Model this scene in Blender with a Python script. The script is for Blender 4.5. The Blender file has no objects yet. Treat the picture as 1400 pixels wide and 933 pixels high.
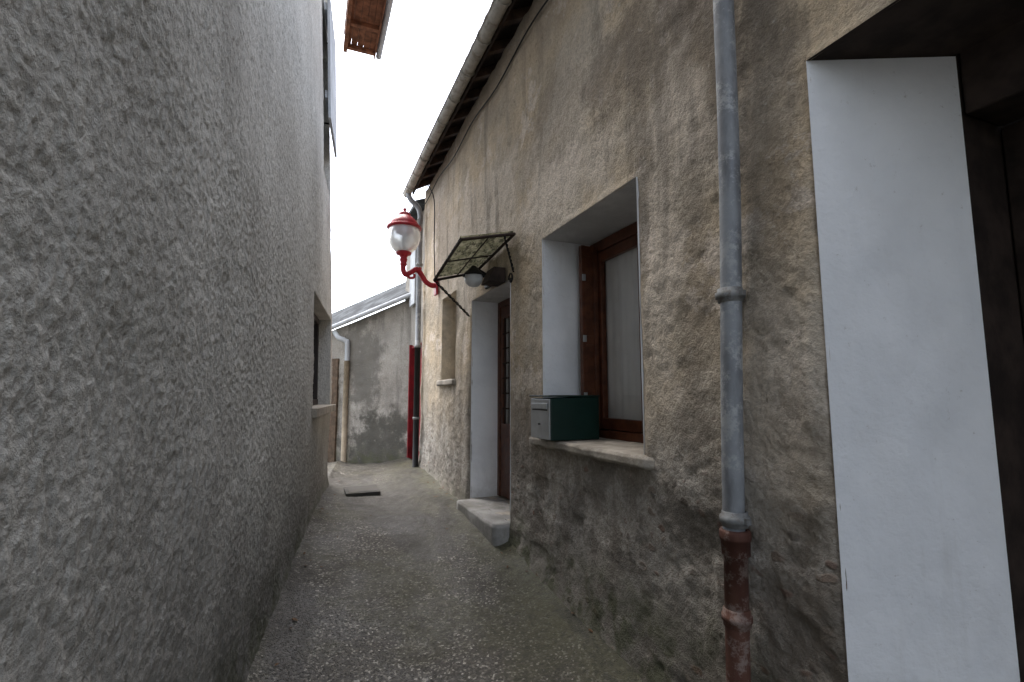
import bpy, math, random
import numpy as np
from mathutils import Vector
random.seed(3)
S=bpy.context.scene
COL=S.collection
# ------------------------------------------------------------ helpers
def empty(name):
    e=bpy.data.objects.new(name,None); COL.objects.link(e); return e
def mesh_obj(name,V,Fc,mat=None,parent=None,smooth=False):
    me=bpy.data.meshes.new(name)
    me.from_pydata([tuple(map(float,v)) for v in V],[],Fc); me.update()
    if mat: me.materials.append(mat)
    if smooth: me.polygons.foreach_set('use_smooth',[True]*len(me.polygons))
    o=bpy.data.objects.new(name,me); COL.objects.link(o)
    if parent: o.parent=parent
    return o
def np_mesh(name,V,Q,mat,parent=None,smooth=True):
    me=bpy.data.meshes.new(name)
    V=np.asarray(V,dtype=np.float32); Q=np.asarray(Q,dtype=np.int32)
    me.vertices.add(len(V)); me.vertices.foreach_set('co',V.ravel())
    me.loops.add(Q.size); me.loops.foreach_set('vertex_index',Q.ravel())
    me.polygons.add(len(Q)); me.polygons.foreach_set('loop_start',np.arange(0,Q.size,4,dtype=np.int32))
    me.polygons.foreach_set('loop_total',np.full(len(Q),4,dtype=np.int32))
    me.polygons.foreach_set('use_smooth',np.full(len(Q),smooth))
    me.update(calc_edges=True); me.validate()
    me.materials.append(mat)
    o=bpy.data.objects.new(name,me); COL.objects.link(o)
    if parent: o.parent=parent
    return o
def box(name,x0,x1,y0,y1,z0,z1,mat,parent=None,bev=0.004):
    V=[(x,y,z) for x in (x0,x1) for y in (y0,y1) for z in (z0,z1)]
    Fc=[(0,1,3,2),(4,6,7,5),(0,4,5,1),(2,3,7,6),(0,2,6,4),(1,5,7,3)]
    o=mesh_obj(name,V,Fc,mat,parent)
    if bev:
        b=o.modifiers.new('b','BEVEL'); b.width=bev; b.segments=2; b.limit_method='ANGLE'
    return o
def hexa(name,P,mat,parent=None,bev=0.004):
    # P: 4 bottom, 4 top
    Fc=[(3,2,1,0),(4,5,6,7),(0,1,5,4),(1,2,6,5),(2,3,7,6),(3,0,4,7)]
    o=mesh_obj(name,P,Fc,mat,parent)
    if bev:
        b=o.modifiers.new('b','BEVEL'); b.width=bev; b.segments=2; b.limit_method='ANGLE'
    return o
def tube(name,pts,r,mat,parent=None,seg=16,radii=None,cap=True):
    pts=[Vector(p) for p in pts]; V=[];Fc=[]
    up=None
    for i,p in enumerate(pts):
        t=(pts[min(i+1,len(pts)-1)]-pts[max(i-1,0)]).normalized()
        if up is None:
            up=Vector((0,0,1)) if abs(t.z)<.9 else Vector((1,0,0))
        a=t.cross(up).normalized(); b=a.cross(t).normalized(); up=b
        rr=radii[i] if radii else r
        for k in range(seg):
            an=2*math.pi*k/seg
            V.append(p+a*math.cos(an)*rr+b*math.sin(an)*rr)
    n=len(pts)
    for i in range(n-1):
        for k in range(seg):
            Fc.append((i*seg+k,i*seg+(k+1)%seg,(i+1)*seg+(k+1)%seg,(i+1)*seg+k))
    if cap:
        Fc.append(tuple(range(seg))); Fc.append(tuple((n-1)*seg+k for k in reversed(range(seg))))
    return mesh_obj(name,V,Fc,mat,parent,True)
def lathe(name,prof,c,mat,parent=None,seg=32):
    V=[];Fc=[]
    for r,z in prof:
        for k in range(seg):
            a=2*math.pi*k/seg; V.append((c[0]+r*math.cos(a),c[1]+r*math.sin(a),c[2]+z))
    for i in range(len(prof)-1):
        for k in range(seg):
            Fc.append((i*seg+k,i*seg+(k+1)%seg,(i+1)*seg+(k+1)%seg,(i+1)*seg+k))
    return mesh_obj(name,V,Fc,mat,parent,True)
def spline(pts,n=8):
    P=[Vector(p) for p in pts]; out=[]
    for i in range(len(P)-1):
        p0=P[max(i-1,0)];p1=P[i];p2=P[i+1];p3=P[min(i+2,len(P)-1)]
        for k in range(n):
            t=k/n
            out.append(.5*((2*p1)+(p2-p0)*t+(2*p0-5*p1+4*p2-p3)*t*t+(3*p1-p0-3*p2+p3)*t**3))
    out.append(P[-1]); return out
def vn(u,v,seed=0):
    rs=np.random.RandomState(seed); T=rs.rand(512,512)
    ui=np.floor(u).astype(int); vi=np.floor(v).astype(int)
    fu=u-ui; fv=v-vi; fu=fu*fu*(3-2*fu); fv=fv*fv*(3-2*fv)
    g=lambda a,b:T[a%512,b%512]
    return (g(ui,vi)*(1-fu)+g(ui+1,vi)*fu)*(1-fv)+(g(ui,vi+1)*(1-fu)+g(ui+1,vi+1)*fu)*fv-.5
def seg_coords(breaks,steps):
    out=[breaks[0]]
    for a,b,s in zip(breaks[:-1],breaks[1:],steps):
        n=max(1,int(round((b-a)/s))); out+=list(np.linspace(a,b,n+1)[1:])
    return np.array(out)
# ------------------------------------------------------------ materials
class M:
    def __init__(s,name,rough=.9,metal=0.,spec=.3):
        s.m=bpy.data.materials.new(name); s.m.use_nodes=True
        s.t=s.m.node_tree; s.b=s.t.nodes['Principled BSDF']
        s.b.inputs['Roughness'].default_value=rough; s.b.inputs['Metallic'].default_value=metal
        s.b.inputs['Specular IOR Level'].default_value=spec
        s.g=s.t.nodes.new('ShaderNodeNewGeometry')
    def set(s,inp,v):
        if isinstance(v,bpy.types.NodeSocket): s.t.links.new(v,inp)
        elif isinstance(v,(tuple,list)): inp.default_value=(*v,1) if len(v)==3 and len(inp.default_value)==4 else v
        else: inp.default_value=v
    def vec(s,sc=(1,1,1),loc=(0,0,0)):
        mp=s.t.nodes.new('ShaderNodeMapping'); mp.inputs['Scale'].default_value=sc; mp.inputs['Location'].default_value=loc
        s.t.links.new(s.g.outputs['Position'],mp.inputs['Vector']); return mp.outputs[0]
    def noise(s,scale,detail=4,rough=.55,sc=(1,1,1),loc=(0,0,0),dist=0):
        n=s.t.nodes.new('ShaderNodeTexNoise'); s.t.links.new(s.vec(sc,loc),n.inputs['Vector'])
        n.inputs['Scale'].default_value=scale; n.inputs['Detail'].default_value=detail; n.inputs['Roughness'].default_value=rough
        n.inputs['Distortion'].default_value=dist
        return n.outputs['Fac']
    def ramp(s,f,a,b,ca=0.,cb=1.):
        n=s.t.nodes.new('ShaderNodeMapRange'); n.interpolation_type='SMOOTHSTEP'
        s.set(n.inputs['Value'],f)
        for k,v in zip(('From Min','From Max','To Min','To Max'),(a,b,ca,cb)): n.inputs[k].default_value=v
        return n.outputs[0]
    def cr(s,f,stops):
        n=s.t.nodes.new('ShaderNodeValToRGB'); s.t.links.new(f,n.inputs[0]); e=n.color_ramp.elements
        while len(e)<len(stops): e.new(.5)
        for el,(p,c) in zip(e,stops): el.position=p; el.color=(*c,1)
        return n.outputs[0]
    def mix(s,f,a,b,mode='MIX'):
        n=s.t.nodes.new('ShaderNodeMix'); n.data_type='RGBA'; n.blend_type=mode
        s.set(n.inputs[0],f); s.set(n.inputs[6],a); s.set(n.inputs[7],b); return n.outputs[2]
    def math(s,op,a,b=0.):
        n=s.t.nodes.new('ShaderNodeMath'); n.operation=op; s.set(n.inputs[0],a); s.set(n.inputs[1],b); return n.outputs[0]
    def z(s,ax=2):
        n=s.t.nodes.new('ShaderNodeSeparateXYZ'); s.t.links.new(s.g.outputs['Position'],n.inputs[0]); return n.outputs[ax]
    def blob(s,yc,zc,ry,rz,nz,amt=1.,soft=.35):
        # weathering patch on the wall around (y,z), ragged by a noise socket
        dy=s.math('DIVIDE',s.math('SUBTRACT',s.z(1),yc),ry); dz=s.math('DIVIDE',s.math('SUBTRACT',s.z(2),zc),rz)
        d=s.math('SQRT',s.math('ADD',s.math('MULTIPLY',dy,dy),s.math('MULTIPLY',dz,dz)))
        d=s.math('ADD',d,s.math('MULTIPLY',s.math('SUBTRACT',nz,.5),3.2))
        return s.ramp(d,1-soft,1+soft,amt,0)
    def col(s,c): s.set(s.b.inputs['Base Color'],c)
    def bump(s,h,dist=.01,st=1.,prev=None):
        n=s.t.nodes.new('ShaderNodeBump'); n.inputs['Distance'].default_value=dist; n.inputs['Strength'].default_value=st
        s.set(n.inputs['Height'],h)
        s.t.links.new(n.outputs[0],s.b.inputs['Normal']); return n.outputs[0]

def simple(name,c,rough=.6,metal=0,var=.15,scale=8,bs=60,bd=.001,dirt=None):
    m=M(name,rough,metal)
    c2=tuple(v*(1-var*2) for v in c)
    k=m.mix(m.ramp(m.noise(scale,3,.6),.3,.7),c2,c)
    if dirt: k=m.mix(m.ramp(m.noise(scale*.5,5,.7,loc=(3,1,7)),.48,.68,0,.8),k,dirt)
    m.col(k); m.bump(m.noise(bs,2),bd); return m.m

# right wall plaster
def mk_right(name,warm=True):
    m=M(name,.95,spec=.12); n=m.noise
    A=(.65,.53,.375) if warm else (.40,.375,.335); B=(.47,.405,.315) if warm else (.27,.255,.23)
    big=n(1.3,5,.65)
    c=m.mix(m.ramp(big,.35,.65),A,B)
    c=m.mix(m.ramp(n(.7,4,.6,loc=(4,2,9)),.5,.66,0,.7),c,(.70,.635,.54) if warm else (.44,.42,.38))
    zz=m.math('ADD',m.z(),m.math('MULTIPLY',n(1.1,5,.65,loc=(7,3,1)),-1.4))
    low=m.ramp(zz,.15,1.4,1,0)
    med=n(3,5,.7)
    c=m.mix(m.math('MULTIPLY',low,.9),c,m.mix(m.ramp(med,.38,.62),(.20,.188,.17),(.46,.435,.395)))
    if warm:
        c=m.mix(m.math('MULTIPLY',m.ramp(n(2.1,6,.74,loc=(1.3,8.1,2.2)),.55,.60),m.ramp(m.z(),1.2,2.0,0,.75)),c,(.78,.69,.59))
        for (a,b,ry,rz,k) in ((1.62,3.35,.22,.55,.55),(1.36,2.55,.13,.9,.45),(2.25,3.6,.5,.3,.45),(3.1,3.7,.9,.35,.3),(1.8,2.2,.12,.9,.25),(4.0,1.2,.7,.5,.4),(1.35,.6,.2,.5,.5)):
            c=m.mix(m.blob(a,b,ry,rz,med,k),c,(.17,.14,.11))
        for (a,b,ry,rz,k) in ((1.86,3.05,.22,.28,.8),(2.0,2.35,.14,.6,.7),(4.9,3.5,1.1,.5,.55),(3.1,3.15,.8,.2,.6),(6.3,3.4,.8,.5,.5),(1.38,1.7,.12,.5,.35)):
            c=m.mix(m.blob(a,b,ry,rz,med,k),c,(.80,.71,.60))
    else:
        for (a,b,ry,rz,k) in ((9.4,.7,.5,.55,.9),(9.7,2.2,.3,.9,.6)):
            c=m.mix(m.blob(a,b,ry,rz,med,k),c,(.08,.08,.07))
    st=m.ramp(n(1,5,.62,sc=(5,5,.5)),.50,.70,0,.58)
    c=m.mix(st,c,(.20,.175,.145) if warm else (.15,.14,.13))
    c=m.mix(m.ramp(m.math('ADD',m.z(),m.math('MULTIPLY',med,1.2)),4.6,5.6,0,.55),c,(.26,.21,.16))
    fine=n(48,4,.75)
    c=m.mix(m.ramp(fine,.36,.60,.32,.0),c,(.16,.135,.11))
    pit=n(14,6,.8,loc=(9,5,2))
    c=m.mix(m.ramp(pit,.30,.42,.35,0),c,(.80,.75,.67) if warm else (.5,.48,.44))
    c=m.mix(m.ramp(pit,.58,.68,0,.6),c,(.15,.125,.10))
    h=m.math('ADD',fine,m.math('MULTIPLY',pit,-1.0))
    if warm:
        msk=m.math('MULTIPLY',m.ramp(n(1.8,6,.72,loc=(2.7,.4,5.1)),.46,.53),m.ramp(zz,.2,.95,1,0))
        wv=m.t.nodes.new('ShaderNodeMix'); wv.data_type='VECTOR'; wv.inputs[0].default_value=.09
        vo=m.t.nodes.new('ShaderNodeTexVoronoi'); vo.inputs['Scale'].default_value=12
        nc=m.t.nodes.new('ShaderNodeTexNoise'); nc.inputs['Scale'].default_value=11; m.t.links.new(m.vec(),nc.inputs['Vector'])
        m.t.links.new(m.vec((1,1,1.6)),wv.inputs[4]); m.t.links.new(nc.outputs['Color'],wv.inputs[5]); m.t.links.new(wv.outputs[1],vo.inputs['Vector'])
        sp=m.t.nodes.new('ShaderNodeSeparateColor'); m.t.links.new(vo.outputs['Color'],sp.inputs[0])
        stone=m.cr(sp.outputs[0],[(0,(.09,.08,.07)),(.35,(.26,.215,.175)),(.7,(.24,.145,.115)),(1,(.46,.42,.37))])
        edge=m.math('MULTIPLY',m.ramp(vo.outputs['Distance'],.26,.42,1,0),m.ramp(sp.outputs[1],.45,.55))
        me=m.math('MULTIPLY',msk,edge)
        c=m.mix(m.math('MULTIPLY',me,.9),c,stone)
        h=m.math('ADD',h,m.math('MULTIPLY',me,.45))
    c=m.mix(m.math('MULTIPLY',m.ramp(m.math('ADD',m.z(),m.math('MULTIPLY',med,-.9)),-.1,.35,1,0),m.ramp(n(6,4,.7),.35,.6,0,.85)),c,(.085,.09,.05))
    m.col(c)
    m.bump(h,.014,.9); return m.m
MR=mk_right('plaster_warm')
MRn=mk_right('plaster_grey',warm=False)

def mk_left():
    m=M('roughcast_grey',.95,spec=.12); n=m.noise
    c=m.mix(m.ramp(n(.9,5,.6),.35,.65),(.66,.645,.60),(.54,.525,.485))
    c=m.mix(m.ramp(n(1,5,.65,sc=(4,4,.45)),.48,.70,0,.5),c,(.35,.34,.31))
    med=n(1.5,5,.65)
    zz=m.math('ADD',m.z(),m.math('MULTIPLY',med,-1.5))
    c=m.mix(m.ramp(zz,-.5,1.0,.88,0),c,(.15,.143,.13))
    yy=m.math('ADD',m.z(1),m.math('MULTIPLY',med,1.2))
    c=m.mix(m.ramp(yy,1.5,3.2,.35,0),c,(.27,.26,.23))  # near end darker: vignette-like falloff painted into the wall colour
    f1=n(62,4,.7,sc=(1,1,.75))
    c=m.mix(m.ramp(f1,.34,.54,.42,0),c,(.22,.205,.185))
    c=m.mix(m.ramp(f1,.56,.70,0,.35),c,(.78,.765,.72))
    c=m.mix(m.math('MULTIPLY',m.ramp(m.z(),.3,.85,1,0),m.ramp(n(5,4,.7),.38,.58,0,.75)),c,(.075,.082,.045))
    m.col(c)
    m.bump(m.math('ADD',m.math('MULTIPLY',n(20,3,.6,sc=(1,1,.6)),.8),f1),.010,1.); return m.m
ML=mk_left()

def mk_ground():
    m=M('aggregate_asphalt',.8,spec=.35); n=m.noise
    v=m.t.nodes.new('ShaderNodeTexVoronoi'); v.inputs['Scale'].default_value=85; m.t.links.new(m.vec((1,1,.5)),v.inputs['Vector'])
    sp=m.t.nodes.new('ShaderNodeSeparateColor'); m.t.links.new(v.outputs['Color'],sp.inputs[0])
    peb=m.cr(sp.outputs[0],[(0,(.022,.02,.018)),(.5,(.065,.059,.05)),(.78,(.12,.11,.09)),(.92,(.30,.28,.235)),(1,(.58,.55,.49))])
    big=n(1.2,5,.65)
    base=m.mix(m.ramp(big,.35,.65),(.05,.046,.039),(.092,.083,.068))
    c=m.mix(.65,base,peb)
    c=m.mix(m.ramp(n(1.6,6,.72,loc=(3,3,0)),.42,.62,0,.6),c,(.068,.066,.036))
    x=m.z(0); side=m.ramp(m.math('ADD',x,m.math('MULTIPLY',n(3,5,.7),.5)),1.35,1.85,0,.8)
    c=m.mix(side,c,(.085,.083,.046))
    c=m.mix(m.ramp(n(.8,4,.6,loc=(9,1,0),sc=(2,.6,1)),.50,.60,0,.65),c,(.035,.032,.028))
    # dirt and fines gathered in the far part
    c=m.mix(m.math('MULTIPLY',m.ramp(m.z(1),5,8,0,.5),m.ramp(n(5,5,.75),.45,.6)),c,(.035,.032,.027))
    fine=n(28,4,.75)
    c=m.mix(m.ramp(fine,.36,.55,.5,0),c,(.025,.022,.018))
    m.col(c)
    m.set(m.b.inputs['Roughness'],m.ramp(big,.35,.65,.38,.75))
    h=m.math('ADD',m.math('MULTIPLY',m.ramp(v.outputs['Distance'],0,.5,1,0),.6),fine)
    m.bump(h,.009,.9); return m.m
MG=mk_ground()

def mk_white():
    m=M('white_limewash',.8,spec=.25); n=m.noise
    c=m.mix(m.ramp(n(2,4,.6),.35,.7),(.88,.89,.90),(.78,.795,.81))
    c=m.mix(m.ramp(n(1,5,.65,sc=(8,8,.8)),.54,.75,0,.3),c,(.50,.48,.43))
    c=m.mix(m.ramp(n(25,6,.8),.62,.70,0,.5),c,(.40,.37,.33))
    # splash dirt at the foot
    c=m.mix(m.ramp(m.math('ADD',m.z(),m.math('MULTIPLY',n(6,5,.7),-.8)),-.1,.45,.7,0),c,(.34,.32,.28))
    m.col(c); m.bump(m.math('ADD',n(5,3,.6),m.math('MULTIPLY',n(60,3,.6),.2)),.018,.7); return m.m
MW=mk_white()
def mk_metal(name,A,B,C,rough=.55,metal=.5):
    m=M(name,rough,metal); n=m.noise
    a=n(3,4,.65,sc=(3,3,1))
    c=m.mix(m.ramp(a,.35,.65),A,B)
    c=m.mix(m.ramp(n(9,6,.78),.5,.62,0,.75),c,C)
    m.col(c); m.set(m.b.inputs['Roughness'],m.ramp(a,.3,.7,rough-.15,rough+.2)); m.bump(n(40,3,.6),.0015); return m.m
MZ=mk_metal('weathered_zinc',(.18,.19,.205),(.32,.34,.36),(.46,.475,.48),.6,.3)
MI=mk_metal('rusty_cast_iron',(.085,.035,.026),(.13,.062,.044),(.30,.24,.21),.75,.1)
MWD=simple('brown_varnished_wood',(.13,.045,.022),.4,var=.25,scale=14)
MWG=simple('eave_timber',(.26,.11,.06),.8,var=.3,scale=9)
MRAF=simple('rafter_timber',(.10,.06,.04),.85,var=.3,scale=9)
MDK=simple('dark_timber',(.05,.034,.027),.8,var=.3)
MBLK=simple('black_iron',(.02,.02,.02),.6,.3)
MRED=simple('red_enamel',(.42,.02,.035),.4,var=.15,dirt=(.27,.04,.04))
MREDD=simple('red_door_paint',(.24,.010,.018),.6,var=.2,dirt=(.10,.01,.01))
MST=simple('stone_sill',(.50,.45,.38),.9,var=.2,scale=6,bs=45,bd=.006,dirt=(.24,.215,.17))
MSTP=simple('concrete_step',(.38,.37,.35),.85,var=.2,scale=5,bs=50,bd=.005,dirt=(.18,.17,.14))
MGB=simple('green_mailbox_paint',(.004,.024,.019),.4,var=.1)
MSV=simple('galvanised_sheet',(.42,.44,.45),.4,.6,var=.1)
MCR=simple('cream_plaster',(.66,.58,.46),.9,var=.15,bd=.006,dirt=(.46,.40,.31))
MTILE=simple('clay_tile',(.22,.15,.11),.9,var=.35,scale=5,bs=30,bd=.006,dirt=(.10,.10,.07))
MCUR=simple('net_curtain',(.60,.60,.58),.95,var=.08,scale=2)
MSH=simple('grey_painted_wood',(.50,.53,.56),.8,var=.12,scale=5,dirt=(.35,.36,.37))
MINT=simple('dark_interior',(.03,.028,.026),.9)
def mk_glass():
    m=M('window_glass',.05)
    t=m.t; lp=t.nodes.new('ShaderNodeBsdfTransparent'); gl=t.nodes.new('ShaderNodeBsdfGlossy'); gl.inputs['Roughness'].default_value=.03
    mx=t.nodes.new('ShaderNodeMixShader'); lw=t.nodes.new('ShaderNodeLayerWeight'); lw.inputs['Blend'].default_value=.3
    r=m.ramp(lw.outputs['Facing'],.2,1,.05,.7)
    t.links.new(r,mx.inputs[0]); t.links.new(lp.outputs[0],mx.inputs[1]); t.links.new(gl.outputs[0],mx.inputs[2])
    t.links.new(mx.outputs[0],t.nodes['Material Output'].inputs[0]); return m.m
MGL=mk_glass()
def pane(name,P4,parent): return mesh_obj(name,P4,[(3,2,1,0)],MGL,parent)
def mk_globe():
    m=M('frosted_lamp_glass',.25,spec=.6); m.col((.85,.88,.9)); m.b.inputs['Transmission Weight'].default_value=.45; return m.m
MGLOBE=mk_globe()
def mk_moss():
    m=M('mossy_fibreglass',.8); n=m.noise
    c=m.mix(m.ramp(n(9,5,.7),.35,.65),(.17,.17,.10),(.36,.34,.24))
    c=m.mix(m.ramp(n(14,6,.78,loc=(2,2,2)),.47,.57,0,.9),c,(.05,.05,.032))
    m.col(c); m.bump(n(40,4),.006)
    t=m.t; tr=t.nodes.new('ShaderNodeBsdfTranslucent'); mx=t.nodes.new('ShaderNodeMixShader'); mx.inputs[0].default_value=.35
    t.links.new(c,tr.inputs[0]); t.links.new(m.b.outputs[0],mx.inputs[1]); t.links.new(tr.outputs[0],mx.inputs[2])
    t.links.new(mx.outputs[0],t.nodes['Material Output'].inputs[0]); return m.m
MMOSS=mk_moss()
def mk_slate():
    m=M('slate',.9,spec=.15); n=m.noise
    t=m.t; br=t.nodes.new('ShaderNodeTexBrick'); t.links.new(m.vec((1,0,1.4)),br.inputs['Vector']); br.inputs['Scale'].default_value=4
    br.inputs['Color1'].default_value=(.075,.085,.10,1); br.inputs['Color2'].default_value=(.125,.14,.16,1); br.inputs['Mortar'].default_value=(.03,.033,.036,1)
    br.inputs['Mortar Size'].default_value=.015
    m.col(m.mix(m.ramp(n(3,5,.7),.4,.65,0,.5),br.outputs[0],(.15,.165,.175))); m.bump(br.outputs['Fac'],.01,-1.); return m.m
MSL=mk_slate()

# ------------------------------------------------------------ ground
def gz(x,y):
    z=np.interp(y,[-300,-2,0,2.3,3.2,4.1,5.24,7.67,8.9,10.5,300],[-.05,-.05,.0,.19,.30,.40,.47,.53,.51,.34,.3])
    return z
xs=np.concatenate([[-400,-100,-30,-8,-3],np.arange(-1.2,2.4,.02),[3,8,30,100,400]])
ys=np.concatenate([[-400,-100,-30,-8,-3,-1],np.arange(0,3,.05),np.arange(3,9,.025),np.arange(9,12.5,.1),[16,30,100,400]])
def ground_z(X,Y):
    Z=gz(X,Y)
    inn=((X>-1.2)&(X<2.3)&(Y>-1)&(Y<12)).astype(float)
    xl=-.552+.117*Y
    Z=Z+inn*(.03*vn(X*2,Y*2,1)+.012*vn(X*8,Y*8,2)+.007*vn(X*25,Y*25,3))
    return Z+inn*(.06*np.exp(-np.abs(X-1.63)/.12)+.04*np.exp(-np.abs(X-xl)/.08)) - inn*.04*np.exp(-((X-(.6*xl+.4*1.63))/.35)**2)
X,Y=np.meshgrid(xs,ys,indexing='ij')
V=np.stack([X,Y,ground_z(X,Y)],-1).reshape(-1,3)
def gridq(nx,ny,keep=None):
    i,j=np.meshgrid(np.arange(nx-1),np.arange(ny-1),indexing='ij')
    q=np.stack([i*ny+j,(i+1)*ny+j,(i+1)*ny+j+1,i*ny+j+1],-1)
    if keep is not None: return q[keep]
    return q.reshape(-1,4)
np_mesh('ground',V,gridq(len(xs),len(ys)),MG)
# small debris: dead leaves and grit gathered along the wall feet
MLF=simple('dead_leaf',(.16,.09,.045),.85,var=.3,scale=30)
V=[];Q=[]
rnd=random.Random(5)
for k in range(60):
    y=rnd.uniform(2.2,7.4)
    x=(1.60-abs(rnd.gauss(0,.10)) if k%3 else -.552+.117*y+.07+abs(rnd.gauss(0,.10)))
    if k%11==0: x=rnd.uniform(.4,1.3)
    if 3.9<y<5.2 and x>1.4: continue
    z=float(ground_z(np.array([x]),np.array([y]))[0])+.004
    a=rnd.uniform(0,6.28); L=rnd.uniform(.008,.024); W=L*rnd.uniform(.35,.6)
    pts=[(-L,0,.0),(-L*.3,W,.006),(L*.5,W*.8,.004),(L,0,.009),(L*.4,-W,.006),(-L*.4,-W*.8,.002)]
    b=len(V)
    for u,v,w in pts: V.append((x+u*math.cos(a)-v*math.sin(a),y+u*math.sin(a)+v*math.cos(a),z+w))
    Q.append(tuple(range(b,b+6)))
mesh_obj('fallen_leaves',V,Q,MLF)

# ------------------------------------------------------------ wall sheet with holes
def wall_sheet(name,ys,zs,holes,posf,disp,mat,parent,flip=False):
    Y,Z=np.meshgrid(ys,zs,indexing='ij')
    d=np.full(Y.shape,9.)
    for a,b,c,e in holes:
        dx=np.maximum(np.maximum(a-Y,Y-b),0); dz=np.maximum(np.maximum(c-Z,Z-e),0)
        d=np.minimum(d,np.sqrt(dx*dx+dz*dz))
    D=disp(Y,Z)
    fade=np.clip(d/.05,0,1)
    D=D*fade-.010*np.exp(-d/.012)
    P=posf(Y,Z,D)
    yc=(ys[:-1]+ys[1:])/2; zc=(zs[:-1]+zs[1:])/2
    YC,ZC=np.meshgrid(yc,zc,indexing='ij'); keep=np.ones(YC.shape,bool)
    for a,b,c,e in holes: keep&=~((YC>a)&(YC<b)&(ZC>c)&(ZC<e))
    q=gridq(len(ys),len(zs),keep)
    if flip: q=q[:,::-1]
    return np_mesh(name,np.stack(P,-1).reshape(-1,3),q,mat,parent)

# ------------------------------------------------------------ RIGHT HOUSE
H=empty('stone_house')
WX=1.63
WIN=(2.18,3.38,1.33,2.85); DOOR=(4.04,5.16,.57,2.68); SW=(5.81,6.48,1.84,2.93); GAR=(-1.4,1.16,-.2,2.86)
def dispR(Y,Z):
    d=.05*vn(Y*.7,Z*.7,11)+.024*vn(Y*2.3,Z*2.3,12)+.012*vn(Y*7,Z*7,13)+.008*vn(Y*18,Z*18,14)+.006*vn(Y*42,Z*42,15)
    m=np.clip(vn(Y*2,Z*2,16)*6+.1,0,1)*np.clip((1.5-Z)/.5,0,1)
    d+=m*(.014*np.clip(vn(Y*9,Z*12,17)*3,-.3,.6)-.006)
    d+=.05*np.exp(-np.clip(Z-gz(0,Y),0,9)/.12)
    return d
ysr=seg_coords([-3,GAR[0],GAR[1],WIN[0],WIN[1],DOOR[0],DOOR[1],SW[0],SW[1],7.75],[.1,.1,.012,.012,.013,.016,.018,.02,.022])
zsr=seg_coords([-.2,DOOR[2],WIN[2],SW[2],DOOR[3],WIN[3],GAR[3],SW[3],4.95],[.014,.012,.013,.013,.015,.01,.015,.022])
def posR(Y,Z,D):
    # ragged plaster arrises: nudge points near the openings in their own plane
    k=np.zeros_like(Y)
    for a,b,c,e in (WIN,DOOR,GAR,SW):
        dx=np.maximum(np.maximum(a-Y,Y-b),0); dz=np.maximum(np.maximum(c-Z,Z-e),0)
        w=np.exp(-np.sqrt(dx*dx+dz*dz)/.04)
        k=np.maximum(k,w)
    return (WX-D, Y+k*(.012*vn(Y*0+3,Z*9,91)+.010*vn(Y*3,Z*28,92)), Z+k*(.012*vn(Y*9,Z*3,93)+.008*vn(Y*28,Z*3,94)))
wall_sheet('front_wall',ysr,zsr,[WIN,DOOR,SW,GAR],posR,dispR,MR,H)
def quadgrid(name,p00,p10,p11,p01,mat,parent,n=24,amp=.004,seed=0):
    P=[np.array(p,float) for p in (p00,p10,p11,p01)]
    s=np.linspace(0,1,n+1); A,B=np.meshgrid(s,s,indexing='ij'); A=A[...,None];B=B[...,None]
    V=(P[0]*(1-A)+P[1]*A)*(1-B)+(P[3]*(1-A)+P[2]*A)*B
    nn=np.cross(P[1]-P[0],P[3]-P[0]); nn/=np.linalg.norm(nn)
    L1=np.linalg.norm(P[1]-P[0]);L2=np.linalg.norm(P[3]-P[0])
    e=np.minimum(np.minimum(A,1-A),np.minimum(B,1-B))
    V=V+nn*(vn(A*L1*9,B*L2*5,seed)*amp*3+vn(A*L1*30,B*L2*30,seed+1)*amp)*np.clip(e*8,0,1)
    return np_mesh(name,V.reshape(-1,3),gridq(n+1,n+1),mat,parent)
def opening(pref,hole,depth,mat,soff=None,bottom=True,splay=0.):
    a,b,c,e=hole; x0=WX-.001; x1=WX+depth; s=splay
    quadgrid(pref+'_far_reveal',(x0,b,c),(x1,b-s,c),(x1,b-s,e),(x0,b,e),mat,H,seed=21)
    quadgrid(pref+'_near_reveal',(x0,a,c),(x1,a+s,c),(x1,a+s,e),(x0,a,e),mat,H,seed=23)
    quadgrid(pref+'_soffit',(x0,a,e),(x0,b,e),(x1,b-s,e),(x1,a+s,e),soff or mat,H,seed=25)
    if bottom: quadgrid(pref+'_base',(x0,a,c),(x0,b,c),(x1,b-s,c),(x1,a+s,c),MST,H,seed=27)
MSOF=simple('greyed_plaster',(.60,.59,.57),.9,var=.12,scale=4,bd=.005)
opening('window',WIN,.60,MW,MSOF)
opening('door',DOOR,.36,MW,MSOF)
opening('small_window',SW,.22,MCR)
def slab(name,x0,x1,y0,y1,z0,z1,mat,parent,amp=.006,seed=5):
    o=box(name,x0,x1,y0,y1,z0,z1,mat,parent,0)
    import bmesh
    bm=bmesh.new(); bm.from_mesh(o.data)
    bmesh.ops.bevel(bm,geom=list(bm.edges),offset=.008,segments=2,affect='EDGES')
    for _ in range(2): bmesh.ops.subdivide_edges(bm,edges=[e for e in bm.edges if e.calc_length()>.04],cuts=3,use_grid_fill=True)
    for v in bm.verts:
        k=vn(np.array([v.co.x*14+v.co.z*9]),np.array([v.co.y*14+v.co.z*5]),seed)[0]+.5*vn(np.array([v.co.x*40]),np.array([v.co.y*40+v.co.z*40]),seed+1)[0]
        v.co.z+=k*amp; v.co.x+=k*amp; 
    bm.to_mesh(o.data); bm.free(); o.data.polygons.foreach_set('use_smooth',[True]*len(o.data.polygons))
    return o
slab('window_sill',1.575,WX+.5,2.08,3.52,1.275,1.338,MST,H,.009)
slab('small_window_sill',1.58,WX+.2,5.74,6.55,1.77,1.845,MST,H,seed=8)
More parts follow.
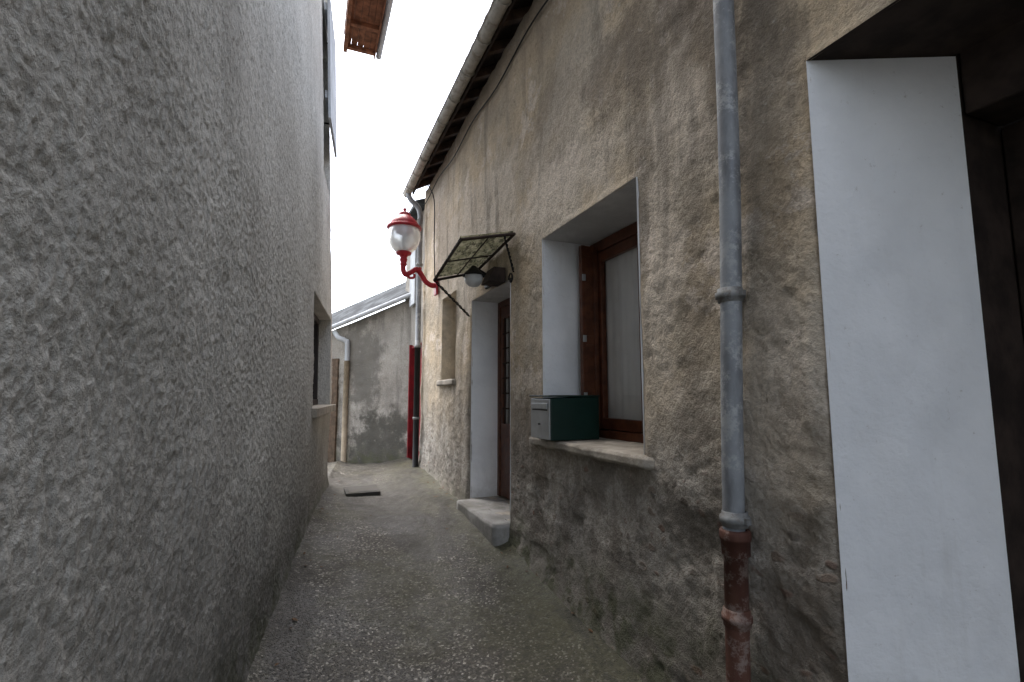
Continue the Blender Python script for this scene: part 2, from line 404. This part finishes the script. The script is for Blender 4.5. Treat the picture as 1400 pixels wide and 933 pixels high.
slab('door_step',1.47,WX+.3,4.0,5.12,.2,.572,MSTP,H,.008,seed=9)
# window joinery at x~2.05
fx=2.05
def wbox(n,a,b,c,d,e,f,mat=MWD): return box(n,a,b,c,d,e,f,mat,H,.006)
wbox('window_frame_far_jamb',fx,fx+.07,3.29,3.375,1.335,2.845)
wbox('window_frame_near_jamb',fx,fx+.07,2.185,2.26,1.335,2.845)
wbox('window_frame_head',fx,fx+.07,2.26,3.29,2.76,2.845)
wbox('window_frame_cill',fx-.02,fx+.09,2.26,3.29,1.335,1.395)
for i,(a,b) in enumerate(((2.705,3.285),(2.265,2.695))):
    wbox('sash_%d_stile_a'%i,fx+.005,fx+.05,a,a+.06,1.40,2.755); wbox('sash_%d_stile_b'%i,fx+.005,fx+.05,b-.06,b,1.40,2.755)
    wbox('sash_%d_bottom'%i,fx+.003,fx+.055,a+.06,b-.06,1.40,1.48); wbox('sash_%d_top'%i,fx+.003,fx+.05,a+.06,b-.06,2.68,2.755)
    g=fx+.02
    pane('sash_%d_glass'%i,[(g,a+.05,1.47),(g,b-.05,1.47),(g,b-.05,2.69),(g,a+.05,2.69)],H)
# folded shutter leaf against the far reveal
for zz0,zz1 in ((1.36,1.44),(2.03,2.10),(2.72,2.80)):
    box('shutter_rail',1.935,2.01,3.255,3.285,zz0,zz1,MWD,H,.004)
box('shutter_stile',1.90,1.936,3.25,3.29,1.36,2.80,MWD,H,.004)
box('shutter_stile_b',2.009,2.045,3.25,3.29,1.36,2.80,MWD,H,.004)
box('shutter_panel',1.934,2.011,3.263,3.277,1.44,2.72,MWD,H,0)
for zh in (1.62,2.05,2.52): box('hinge',1.903,1.93,3.238,3.249,zh,zh+.05,MSV,H,.002)
# curtain close behind the panes
cy=np.linspace(2.27,3.28,140); cz=np.linspace(1.41,2.75,4)
A,B=np.meshgrid(cy,cz,indexing='ij')
np_mesh('net_curtain',np.stack([fx+.058+.003*np.sin(A*70)+.002*np.sin(A*31),A,B],-1).reshape(-1,3),gridq(140,4),MCUR,H)
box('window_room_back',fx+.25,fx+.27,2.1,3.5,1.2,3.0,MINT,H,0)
box('small_window_shutter',WX+.19,WX+.215,SW[0]+.01,SW[1]-.01,SW[2]+.01,SW[3]-.01,MCR,H,.004)
# door
dx=1.93
box('door_frame_far',dx,dx+.06,5.09,5.155,.58,2.675,MWD,H,.004)
box('door_frame_near',dx,dx+.06,4.045,4.11,.58,2.675,MWD,H,.004)
box('door_frame_head',dx,dx+.06,4.11,5.09,2.61,2.675,MWD,H,.004)
box('door_leaf_bottom',dx+.01,dx+.05,4.115,5.085,.59,1.35,MWD,H,.004)
box('door_leaf_top',dx+.01,dx+.05,4.115,5.085,2.48,2.605,MWD,H,.004)
box('door_stile_a',dx+.01,dx+.05,5.02,5.085,1.35,2.48,MWD,H,.004)
box('door_stile_b',dx+.01,dx+.05,4.115,4.24,1.35,2.48,MWD,H,.004)
pane('door_glass',[(dx+.03,4.23,1.34),(dx+.03,5.03,1.34),(dx+.03,5.03,2.49),(dx+.03,4.23,2.49)],H)
box('door_panel_raised',dx-.002,dx+.009,4.27,4.93,.72,1.22,MWD,H,.006)
for k in range(1,7):
    tube('door_grille_%d'%k,[(dx+.012,4.24+.12*k,1.35),(dx+.012,4.24+.12*k,2.48)],.008,MDK,H,8)
for k in range(1,7):
    tube('door_grille_h%d'%k,[(dx+.012,4.24,1.35+.16*k),(dx+.012,5.02,1.35+.16*k)],.008,MDK,H,8)
box('door_inner',dx+.055,dx+.065,4.11,5.09,.60,2.60,MCUR,H,0)
# garage opening
quadgrid('garage_far_reveal',(WX-.001,1.16,-.15),(2.07,.925,-.15),(2.07,.925,2.84),(WX-.001,1.16,2.86),MW,H,60,.006,31)
box('garage_reveal_return',2.072,2.6,.925,1.3,-.15,2.90,MDK,H,0)
quadgrid('garage_soffit',(WX-.001,-1.4,2.86),(WX-.001,1.16,2.86),(2.07,.93,2.845),(2.07,-1.4,2.845),MDK,H,20,.004,33)
box('garage_lintel_beam',2.075,2.3,-1.4,.92,2.62,2.90,MDK,H,.01)
for k in range(14):
    box('garage_door_plank_%d'%k,2.30,2.335,.92-.165*(k+1)+.008,.92-.165*k,-.1,2.62,MDK,H,.006)
box('garage_near_reveal',WX+.003,2.3,-1.5,-1.4,-.2,2.86,MW,H,0)
# shell
box('end_wall',WX+.05,6.5,7.55,7.74,-.2,4.9,MRn,H,0)
box('rear_end_wall',WX+.05,6.5,-3,-2.8,-.2,4.9,MRn,H,0)
box('back_wall',6.3,6.5,-2.8,7.55,-.2,4.9,MRn,H,0)
RO=math.tan(math.radians(28))
def rz(x): return 4.90+(x-1.40)*RO
hexa('roof_slab',[(1.36,-3.1,rz(1.36)+.05),(4.2,-3.1,rz(4.2)+.05),(4.2,7.8,rz(4.2)+.05),(1.36,7.8,rz(1.36)+.05),
  (1.36,-3.1,rz(1.36)+.08),(4.2,-3.1,rz(4.2)+.08),(4.2,7.8,rz(4.2)+.08),(1.36,7.8,rz(1.36)+.08)],MDK,H,0)
hexa('roof_slab_rear',[(4.2,-3.1,rz(4.2)+.05),(6.7,-3.1,rz(1.7)+.05),(6.7,7.8,rz(1.7)+.05),(4.2,7.8,rz(4.2)+.05),
  (4.2,-3.1,rz(4.2)+.08),(6.7,-3.1,rz(1.7)+.08),(6.7,7.8,rz(1.7)+.08),(4.2,7.8,rz(4.2)+.08)],MTILE,H,0)
yy=-3.0
k=0
while yy<7.7:
    hexa('rafter_%d'%k,[(1.42,yy,rz(1.42)-.05),(1.9,yy,rz(1.9)-.05),(1.9,yy+.07,rz(1.9)-.05),(1.42,yy+.07,rz(1.42)-.05),
      (1.42,yy,rz(1.42)+.047),(1.9,yy,rz(1.9)+.047),(1.9,yy+.07,rz(1.9)+.047),(1.42,yy+.07,rz(1.42)+.047)],MRAF,H,.003)
    yy+=.42;k+=1
ty=np.arange(-3.1,7.8,.02); tx=np.linspace(1.33,4.2,24)
A,B=np.meshgrid(ty,tx,indexing='ij')
Zt=rz(B)+.115+.03*np.abs(np.sin(A*math.pi/.2))+.015*((B*3)%1)
np_mesh('roof_tiles',np.stack([B,A,Zt],-1).reshape(-1,3),gridq(len(ty),len(tx)),MTILE,H)
MGU=mk_metal('gutter_zinc',(.32,.30,.26),(.48,.45,.40),(.20,.17,.13),.6,.2)
gy=np.linspace(-3.1,7.85,60); ga=np.linspace(math.pi,2*math.pi,13)
rr=.062
A,B=np.meshgrid(gy,ga,indexing='ij')
sag=.012*np.sin(A*1.3)
o=np_mesh('gutter',np.stack([1.355+rr*np.cos(B),A,4.905+rr*np.sin(B)+sag],-1).reshape(-1,3),gridq(60,13),MGU,H)
s=o.modifiers.new('s','SOLIDIFY'); s.thickness=.004
tube('gutter_bead',[(1.293,y,4.905+.012*math.sin(y*1.3)) for y in gy],.009,MGU,H,8)
for k in range(22):
    y=-3+.5*k
    tube('gutter_bracket_%d'%k,[(1.355+.068*math.cos(a),y,4.905+.012*math.sin(y*1.3)+.068*math.sin(a)) for a in np.linspace(math.pi,2*math.pi,9)],.006,MGU,H,6)
box('gutter_fascia',1.425,1.447,-3.05,7.75,4.86,4.945,MDK,H,.003)

# ------------------------------------------------------------ drainpipes
DP=empty('drainpipe')
px=1.565
def pyz(z): return 1.500+(2.05-z)*.034
tube('upper_pipe',[(px+.004*math.sin(z*3),pyz(z)+.006*math.sin(z*2.),z) for z in np.linspace(1.11,4.5,40)],.041,MZ,DP,28)
tube('upper_bend',spline([(px,pyz(4.45),4.45),(px,pyz(4.6),4.6),(1.48,pyz(4.6),4.72),(1.37,pyz(4.6),4.80),(1.355,pyz(4.6),4.86)]),.041,MZ,DP,20)
tube('lower_iron_pipe',[(px,pyz(z),z) for z in (-.1,.3,.7,1.05)],.044,MI,DP,28)
lathe('iron_socket',[(.044,-.06),(.052,-.055),(.054,0),(.056,.0),(.058,.01),(.058,.03),(.054,.04),(.042,.04)],(px,pyz(1.09),1.09),MI,DP)
lathe('iron_band',[(.044,-.035),(.050,-.03),(.050,-.012),(.056,-.01),(.056,.01),(.050,.012),(.050,.03),(.044,.035)],(px,pyz(.8),.80),MI,DP)
def collar(z,mat,par,cx,cy,r):
    lathe('pipe_collar',[(r,-.03),(r+.006,-.028),(r+.006,-.014),(r+.014,-.012),(r+.015,0),(r+.014,.012),(r+.006,.014),(r+.006,.028),(r,.03)],(cx,cy,z),mat,par)
    tube('collar_tie',[(cx,cy,z),(WX+.03,cy,z)],.008,mat,par,8)
    box('collar_lug',cx-.012,cx+.012,cy-r-.028,cy-r-.005,z-.012,z+.012,mat,par,.003)
MZD=mk_metal('dirty_zinc',(.16,.165,.165),(.28,.29,.29),(.14,.12,.10),.65,.2)
for z in (2.05,1.17,3.6): collar(z,MZD,DP,px,pyz(z),.042)
DP2=empty('drainpipe')
tube('pipe_upper',[(1.55,7.68,z) for z in (2.4,3.0,3.6,4.5)],.042,MZ,DP2,16)
tube('pipe_upper_bend',spline([(1.55,7.68,4.45),(1.52,7.68,4.62),(1.39,7.7,4.76),(1.355,7.7,4.86)]),.042,MZ,DP2,16)
tube('pipe_lower',[(1.55,7.68,z) for z in (.45,1.2,2.4)],.046,MBLK,DP2,16)
for z in (1.3,2.4,3.7):
    lathe('pipe_collar',[(.045,-.02),(.055,-.015),(.055,.015),(.045,.02)],(1.55,7.68,z),MZD,DP2)

# ------------------------------------------------------------ mailbox
MB=empty('mailbox')
bx0,bx1,by0,by1,bz0,bz1=1.517,1.90,3.035,3.345,1.345,1.64
hexa('body',[(bx0+.004,by0,bz0),(bx1,by0,bz0),(bx1,by1,bz0),(bx0+.004,by1,bz0),(bx0+.004,by0,bz1-.012),(bx1,by0,bz1),(bx1,by1,bz1),(bx0+.004,by1,bz1-.012)],MGB,MB,.006)
box('front_plate',bx0-.006,bx0+.003,by0+.004,by1-.004,bz0+.004,bz1-.016,MSV,MB,.003)
box('letter_flap',bx0-.014,bx0-.007,by0+.03,by1-.03,bz1-.085,bz1-.045,MSV,MB,.003)
box('letter_slot',bx0-.0085,bx0-.0065,by0+.035,by1-.035,bz1-.096,bz1-.087,MBLK,MB,0)
box('lid',bx0-.014,bx1+.004,by0-.006,by1+.006,bz1-.001,bz1+.010,MGB,MB,.003)
lathe('lock',[(0,.01),(.009,.01),(.009,0)],(bx0-.01,(by0+by1)/2,bz0+.1),MBLK,MB)

# ------------------------------------------------------------ door canopy
CA=empty('door_canopy')
wn=Vector((1.61,3.89,3.07)); wf=Vector((1.61,5.0,2.98)); on=Vector((1.1,3.80,2.93)); of=Vector((1.1,4.71,2.79))
n1,n2=90,24
V=[]
for i in range(n1+1):
    for j in range(n2+1):
        u=i/n1; v=j/n2
        p=(wn*(1-u)+wf*u)*(1-v)+(on*(1-u)+of*u)*v
        V.append((p.x,p.y,p.z+.010*math.sin(u*2*math.pi*14)+.006*random.random()))
np_mesh('canopy_sheet',V,gridq(n1+1,n2+1),MMOSS,CA)
def bar(n,a,b,r=.011,mat=MBLK): tube(n,[a,b],r,mat,CA,8)
dz=Vector((0,0,-.022))
bar('frame_wall',wn+dz,wf+dz,.014,MDK);bar('frame_outer',on+dz,of+dz,.014,MDK);bar('frame_near',wn+dz,on+dz,.014,MDK);bar('frame_far',wf+dz,of+dz,.014,MDK)
bar('purlin',wn.lerp(wf,.5)+dz,on.lerp(of,.5)+dz,.007,MDK)
bar('cross_rail',wn.lerp(on,.5)+dz*1.4,wf.lerp(of,.5)+dz*1.4,.006,MDK)
for a,b in (((1.62,5.22,2.52),of+dz),((1.62,3.93,2.72),wn.lerp(on,.2)+dz)):
    a=Vector(a)
    for ph in (0,math.pi):
        pts=[a.lerp(Vector(b),t)+Vector((0,.011*math.cos(t*30+ph),.011*math.sin(t*30+ph))) for t in np.linspace(0,1,50)]
        tube('stay',pts,.007,MBLK,CA,6)
tube('scroll',[(1.60,3.95+.05*math.cos(t)*(1-t/9),2.66+.06*math.sin(t)*(1-t/9)) for t in np.linspace(0,7,30)],.008,MBLK,CA,6)
PL=empty('porch_lamp')
box('back_plate',1.585,1.62,4.25,4.62,2.70,2.84,MBLK,PL,.01)
tube('arm',spline([(1.60,4.45,2.78),(1.52,4.45,2.82),(1.44,4.45,2.86)]),.014,MBLK,PL,10)
lathe('shade',[(.02,.12),(.035,.10),(.05,.085),(.105,.03),(.11,.02),(.10,.02)],(1.42,4.45,2.76),MBLK,PL)
lathe('globe',[(.0,-.09),(.05,-.075),(.08,-.04),(.09,0),(.08,.03),(.05,.06)],(1.42,4.45,2.76),MGLOBE,PL)
hexa('lantern_box',[(1.44,4.10,2.66),(1.61,4.10,2.66),(1.61,4.30,2.66),(1.44,4.30,2.66),(1.50,4.10,2.80),(1.61,4.10,2.80),(1.61,4.30,2.80),(1.50,4.30,2.80)],MDK,PL,.006)

# ------------------------------------------------------------ street lamp
SL=empty('street_lamp')
c=(1.15,6.8,3.80)
lathe('red_cap',[(.0,.46),(.018,.455),(.026,.44),(.018,.42),(.03,.40),(.07,.385),(.085,.36),(.08,.345),(.11,.325),(.17,.265),(.20,.215),(.20,.20),(.235,.185),(.24,.165),(.235,.155),(.19,.15)],c,MRED,SL,40)
lathe('glass_globe',[(.205,.155),(.222,.10),(.225,.04),(.205,-.05),(.165,-.12),(.115,-.17),(.085,-.19)],c,MGLOBE,SL,40)
lathe('inner_bulb',[(0,.1),(.04,.08),(.06,.02),(.05,-.05),(.03,-.1),(.03,-.19)],c,MW,SL,20)
lathe('red_base',[(.10,-.175),(.11,-.19),(.10,-.21),(.06,-.225),(.045,-.26),(.055,-.275),(.05,-.30),(.04,-.33),(.05,-.345),(.04,-.37),(.0,-.38)],c,MRED,SL,32)
tube('bracket_arm',spline([(1.15,6.8,3.46),(1.15,6.8,3.37),(1.19,6.8,3.31),(1.27,6.8,3.36),(1.34,6.8,3.40),(1.40,6.8,3.33),(1.46,6.8,3.24),(1.54,6.8,3.19),(1.62,6.8,3.19)],8),.036,MRED,SL,14)
tube('bracket_scroll',spline([(1.19,6.8,3.32),(1.24,6.8,3.27),(1.30,6.8,3.28),(1.30,6.8,3.33)],6),.018,MRED,SL,10)
tube('bracket_collar',[(1.345,6.8,3.405),(1.375,6.8,3.375)],.05,MRED,SL,16)
box('wall_plate',1.60,1.632,6.74,6.86,3.05,3.32,MRED,SL,.008)
tube('lamp_cable',spline([(1.61,6.86,3.3),(1.6,6.9,3.8),(1.6,6.95,4.5),(1.5,7.0,4.75)],6),.008,MBLK,SL,8)
tube('eave_cable',[(1.60,y,4.70+.03*math.sin(y*4)) for y in np.linspace(2,7.7,60)],.008,MBLK,SL,6)

# ------------------------------------------------------------ NEIGHBOUR with red door
NH=empty('neighbour_house')
RD=(7.95,8.78,.45,2.5)
ysn=seg_coords([7.76,RD[0],RD[1],9.5],[.03,.03,.03]); zsn=seg_coords([-.2,RD[2],RD[3],4.75],[.05,.03,.03])
wall_sheet('front_wall',ysn,zsn,[RD],lambda Y,Z,D:(1.67-D,Y,Z),lambda Y,Z:.03*vn(Y*2,Z*2,41)+.01*vn(Y*12,Z*12,42),MRn,NH)
box('red_door_leaf',1.71,1.75,RD[0]+.04,RD[1]-.04,.47,2.46,MREDD,NH,.005)
box('red_door_frame_a',1.672,1.80,RD[0],RD[0]+.038,.45,2.5,MREDD,NH,.004)
box('red_door_frame_b',1.625,1.80,RD[1]-.038,RD[1]+.03,.45,2.53,MREDD,NH,.004)
box('red_door_frame_top',1.66,1.80,RD[0]+.04,RD[1]-.04,2.462,2.5,MREDD,NH,.004)
for k in range(3): box('red_door_panel_%d'%k,1.70,1.709,RD[0]+.14,RD[1]-.14,.6+.62*k,1.1+.62*k,MREDD,NH,.004)
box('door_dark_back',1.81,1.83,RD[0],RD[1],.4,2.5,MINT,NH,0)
box('side_wall',1.75,5.5,9.3,9.5,-.2,4.75,MRn,NH,0)
hexa('roof',[(1.5,7.85,4.76),(4.5,7.85,5.9),(4.5,9.65,5.9),(1.5,9.65,4.76),(1.5,7.85,4.82),(4.5,7.85,5.96),(4.5,9.65,5.96),(1.5,9.65,4.82)],MSL,NH,0)
box('upper_shutter',1.60,1.64,8.3,8.75,3.2,4.4,MSH,NH,.004)

# ------------------------------------------------------------ BACK HOUSE
BH=empty('outbuilding')
def P(t): return (1.72-1.26*t, 8.86+1.34*t)
ts=np.linspace(-.05,2.2,110); tz=np.linspace(0,1,90)
A,B=np.meshgrid(ts,tz,indexing='ij')
top=3.42-.49*A; bot=-.1
ZZ=bot+(top-bot)*B
D=.04*vn(A*3,ZZ*2,51)+.02*vn(A*14,ZZ*10,52)
np_mesh('wall',np.stack([1.72-1.26*A-.73*D,8.86+1.34*A-.68*D,ZZ],-1).reshape(-1,3),gridq(110,90),MRn,BH)
def R(t,s):
    x,y=P(t); z=3.44-.49*t
    return (x-.12*.73+.73*.8*s,y-.12*.68+.68*.8*s,z-.03+.52*s)
V=[]
for i in range(12):
    for j in range(6): V.append(R(-.05+2.3*i/11,2.0*j/5))
o=np_mesh('slate_roof',V,gridq(12,6),MSL,BH,False); s=o.modifiers.new('s','SOLIDIFY'); s.thickness=.03
gut=[Vector((P(t)[0]-.15,P(t)[1]-.13,3.40-.49*t)) for t in np.linspace(-.05,2.2,20)]
tube('gutter',gut,.042,MSH,BH,12)
tube('rainwater_pipe',spline([(.42,10.05,2.86),(.50,9.96,2.74),(.62,9.93,2.68),(.66,9.92,2.55),(.66,9.92,1.5),(.66,9.92,.3)],6),.045,MSH,BH,12)
MTER=simple('stained_pipe',(.36,.30,.22),.8)
tube('pipe_sleeve',[(.66,9.92,.33),(.66,9.92,2.3)],.050,MTER,BH,12)
MWO=simple('weathered_door_wood',(.13,.09,.06),.85,var=.25,scale=12)
for k in range(8):
    t0=.93+.1*k
    x0,y0=P(t0+.005); x1,y1=P(t0+.095)
    o1=.05
    hexa('door_plank_%d'%k,[(x0-.73*o1,y0-.68*o1,.25),(x1-.73*o1,y1-.68*o1,.25),(x1,y1,.25),(x0,y0,.25),(x0-.73*o1,y0-.68*o1,2.35),(x1-.73*o1,y1-.68*o1,2.35),(x1,y1,2.35),(x0,y0,2.35)],MWO,BH,.004)

# ------------------------------------------------------------ LEFT HOUSE
LH=empty('roughcast_house')
LW=(4.85,6.70,1.53,2.60); LU=(5.9,6.85,4.25,6.2)
LEND=6.98
def posL(Y,Z,D):
    x=-.552+.117*Y+.035*np.exp(-((Z-1.7)/.8)**2)*np.clip((Y-3)/3,0,1)-.045*np.maximum(0,Z-2.6)+D
    x=x+.03*np.exp(-np.clip(Z-gz(0,Y),0,9)/.1)-.05*np.exp(-(LEND-Y)/.03)
    return (x,Y,Z)
def dispL(Y,Z):
    d=.05*vn(Y*.8,Z*.8,61)+.014*vn(Y*3,Z*3,62)
    str_=np.clip(vn(Y*1.1,Z*1.1,67)*2+.4,0,1)
    a=vn(Y*58,Z*50,63)*(1-str_)+vn(Y*58,Z*24,64)*str_
    d+=.0055*a+.006*vn(Y*95,Z*85,65)+.004*vn(Y*22,Z*16,66)
    return d
ysl=seg_coords([-3,0.6,3.0,LW[0],LU[0],LW[1],LU[1],LEND],[.1,.007,.012,.018,.02,.02,.02])
zsl=seg_coords([-.2,LW[2],LW[3],LU[2],LU[3],7.2],[.009,.0075,.010,.03,.05])
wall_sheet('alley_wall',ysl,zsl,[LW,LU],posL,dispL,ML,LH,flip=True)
def lx(y,z):
    a=posL(np.array([y]),np.array([z]),np.array([0.]))[0][0]; return float(a)
def lrev(n,hole,depth,mat):
    a,b,c,e=hole
    def q(nm,p,qq):
        (y0,z0),(y1,z1)=p,qq
        quadgrid(n+nm,(lx(y0,z0)-.006,y0,z0),(lx(y1,z1)-.006,y1,z1),(lx(y1,z1)-depth,y1,z1),(lx(y0,z0)-depth,y0,z0),mat,LH,12,.003,71)
    q('_a',(a,c),(a,e));q('_b',(b,c),(b,e));q('_t',(a,e),(b,e));q('_s',(a,c),(b,c))
lrev('window_reveal',LW,.25,ML); lrev('upper_reveal',LU,.25,ML)
MDF=simple('dark_window_paint',(.04,.032,.03),.6)
def yq(y0,y1,z0,z1,off): return [(lx(y0,z0)-off,y0,z0),(lx(y0,z1)-off,y0,z1),(lx(y1,z1)-off,y1,z1),(lx(y1,z0)-off,y1,z0)]
def yquad(n,y0,y1,z0,z1,off,th,mat):
    a0=lx(y0,z0)-off;b0=lx(y1,z0)-off;a1=lx(y0,z1)-off;b1=lx(y1,z1)-off
    hexa(n,[(a0-th,y0,z0),(a0,y0,z0),(b0,y1,z0),(b0-th,y1,z0),(a1-th,y0,z1),(a1,y0,z1),(b1,y1,z1),(b1-th,y1,z1)],mat,LH,.004)
pane('window_glass',yq(LW[0],LW[1],LW[2],LW[3],.19),LH)
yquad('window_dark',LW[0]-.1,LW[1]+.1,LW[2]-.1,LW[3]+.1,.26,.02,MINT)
for y in (LW[0],5.77,LW[1]-.07): yquad('window_bar',y,y+.07,LW[2],LW[3],.15,.05,MDF)
yquad('window_rail_top',LW[0],LW[1],LW[3]-.07,LW[3],.145,.06,MDF); yquad('window_rail_bot',LW[0],LW[1],LW[2],LW[2]+.07,.145,.06,MDF)
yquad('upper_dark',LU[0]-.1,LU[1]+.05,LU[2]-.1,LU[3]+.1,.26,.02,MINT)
yquad('window_sill',LW[0]-.12,LW[1]+.12,LW[2]-.075,LW[2]+.004,-.06,.2,MST)
for k in range(6):
    y0=5.85+.17*k
    yquad('upper_shutter_board_%d'%k,y0,y0+.163,4.85+.004*(k%2),6.45,-.085,.03,MSH)
for z in (5.1,6.2): yquad('upper_shutter_batten',5.87,6.86,z,z+.09,-.05,.03,MSH)
for z in (5.12,6.22): tube('shutter_hinge',[(lx(6.5,z)-.05,6.5,z),(lx(6.5,z)+.06,6.5,z)],.012,MBLK,LH,8)
hexa('end_wall',[(-5,LEND-.25,-.2),(lx(LEND,0)-.05,LEND-.25,-.2),(lx(LEND,0)-.05,LEND-.01,-.2),(-5,LEND-.01,-.2),
    (-5,LEND-.25,7.2),(lx(LEND,7.2)-.05,LEND-.25,7.2),(lx(LEND,7.2)-.05,LEND-.01,7.2),(-5,LEND-.01,7.2)],ML,LH,0)
box('back_wall',-5.2,-5,-3,LEND,-.2,7.2,ML,LH,0)
box('front_end_wall',-5,-.98,-3.1,-2.9,-.2,7.2,ML,LH,0)
hexa('roof',[(-5.4,-3.3,7.25),(.30,-3.3,7.25),(.30,6.7,7.25),(-5.4,6.7,7.25),(-2.6,-3.3,9),(-2.4,-3.3,9),(-2.4,6.7,9),(-2.6,6.7,9)],MTILE,LH,0)
for k in range(5):
    x0=.32+.095*k
    box('eave_board_%d'%k,x0,x0+.090,5.6,7.95,7.27,7.295,MWG,LH,.003)
for y in (5.9,6.6,7.3,7.86): box('eave_joist',.31,.78,y,y+.07,7.20,7.266,MWG,LH,.004)
box('eave_beam',.30,.36,5.6,7.97,7.17,7.265,MWG,LH,.004)
box('eave_fascia',.78,.80,5.5,7.98,7.18,7.36,MWG,LH,.003)
hexa('eave_tiles',[(.30,5.5,7.50),(.84,5.5,7.31),(.84,8.0,7.31),(.30,8.0,7.50),(.30,5.5,7.55),(.84,5.5,7.36),(.84,8.0,7.36),(.30,8.0,7.55)],MTILE,LH,.004)
tube('eave_gutter',[(.86,5.5,7.27),(.86,8.0,7.25)],.045,MSH,LH,12)

# ------------------------------------------------------------ manhole cover
MH=empty('manhole_cover')
MHM=simple('worn_cast_iron',(.06,.056,.05),.7,.2,dirt=(.07,.065,.045))
def mh(n,h,top):
    P=[]
    for zz in (-.06,top):
        for sx,sy in ((-1,-1),(1,-1),(1,1),(-1,1)):
            x=.66+sx*h; y=6.5+sy*h
            P.append((x,y,float(gz(0,y))-.004+zz))
    hexa(n,P,MHM,MH,.004)
mh('frame',.20,.006); mh('plate',.165,.010)

# ------------------------------------------------------------ camera, light, world
cam=bpy.data.cameras.new('camera'); co=bpy.data.objects.new('camera',cam); COL.objects.link(co)
cam.sensor_width=36; cam.lens=680/1400*36; cam.clip_end=2000; cam.clip_start=.05
co.location=(0,0,1.65); co.rotation_euler=(math.pi/2+.1084,0,-.3873)
S.camera=co
el=math.radians(66); az=math.radians(-22)
w=bpy.data.worlds.new('World'); S.world=w; w.use_nodes=True; t=w.node_tree
sk=t.nodes.new('ShaderNodeTexSky'); sk.sky_type='NISHITA'; sk.sun_disc=False; sk.sun_elevation=el; sk.sun_rotation=az
sk.air_density=1; sk.dust_density=4; sk.ozone_density=1
hs=t.nodes.new('ShaderNodeHueSaturation'); hs.inputs['Saturation'].default_value=.5; hs.inputs['Value'].default_value=4.7
t.links.new(sk.outputs[0],hs.inputs['Color']); bg=t.nodes['Background']; t.links.new(hs.outputs[0],bg.inputs[0]); bg.inputs[1].default_value=.15
l=bpy.data.lights.new('sun','SUN'); l.energy=1.5; l.angle=math.radians(30); l.color=(1,.97,.93)
lo=bpy.data.objects.new('sun',l); COL.objects.link(lo)
dv=Vector((math.sin(az)*math.cos(el),math.cos(az)*math.cos(el),math.sin(el)))
lo.rotation_euler=dv.to_track_quat('Z','Y').to_euler()
S.view_settings.view_transform='Standard'; S.view_settings.look='None'; S.view_settings.exposure=0
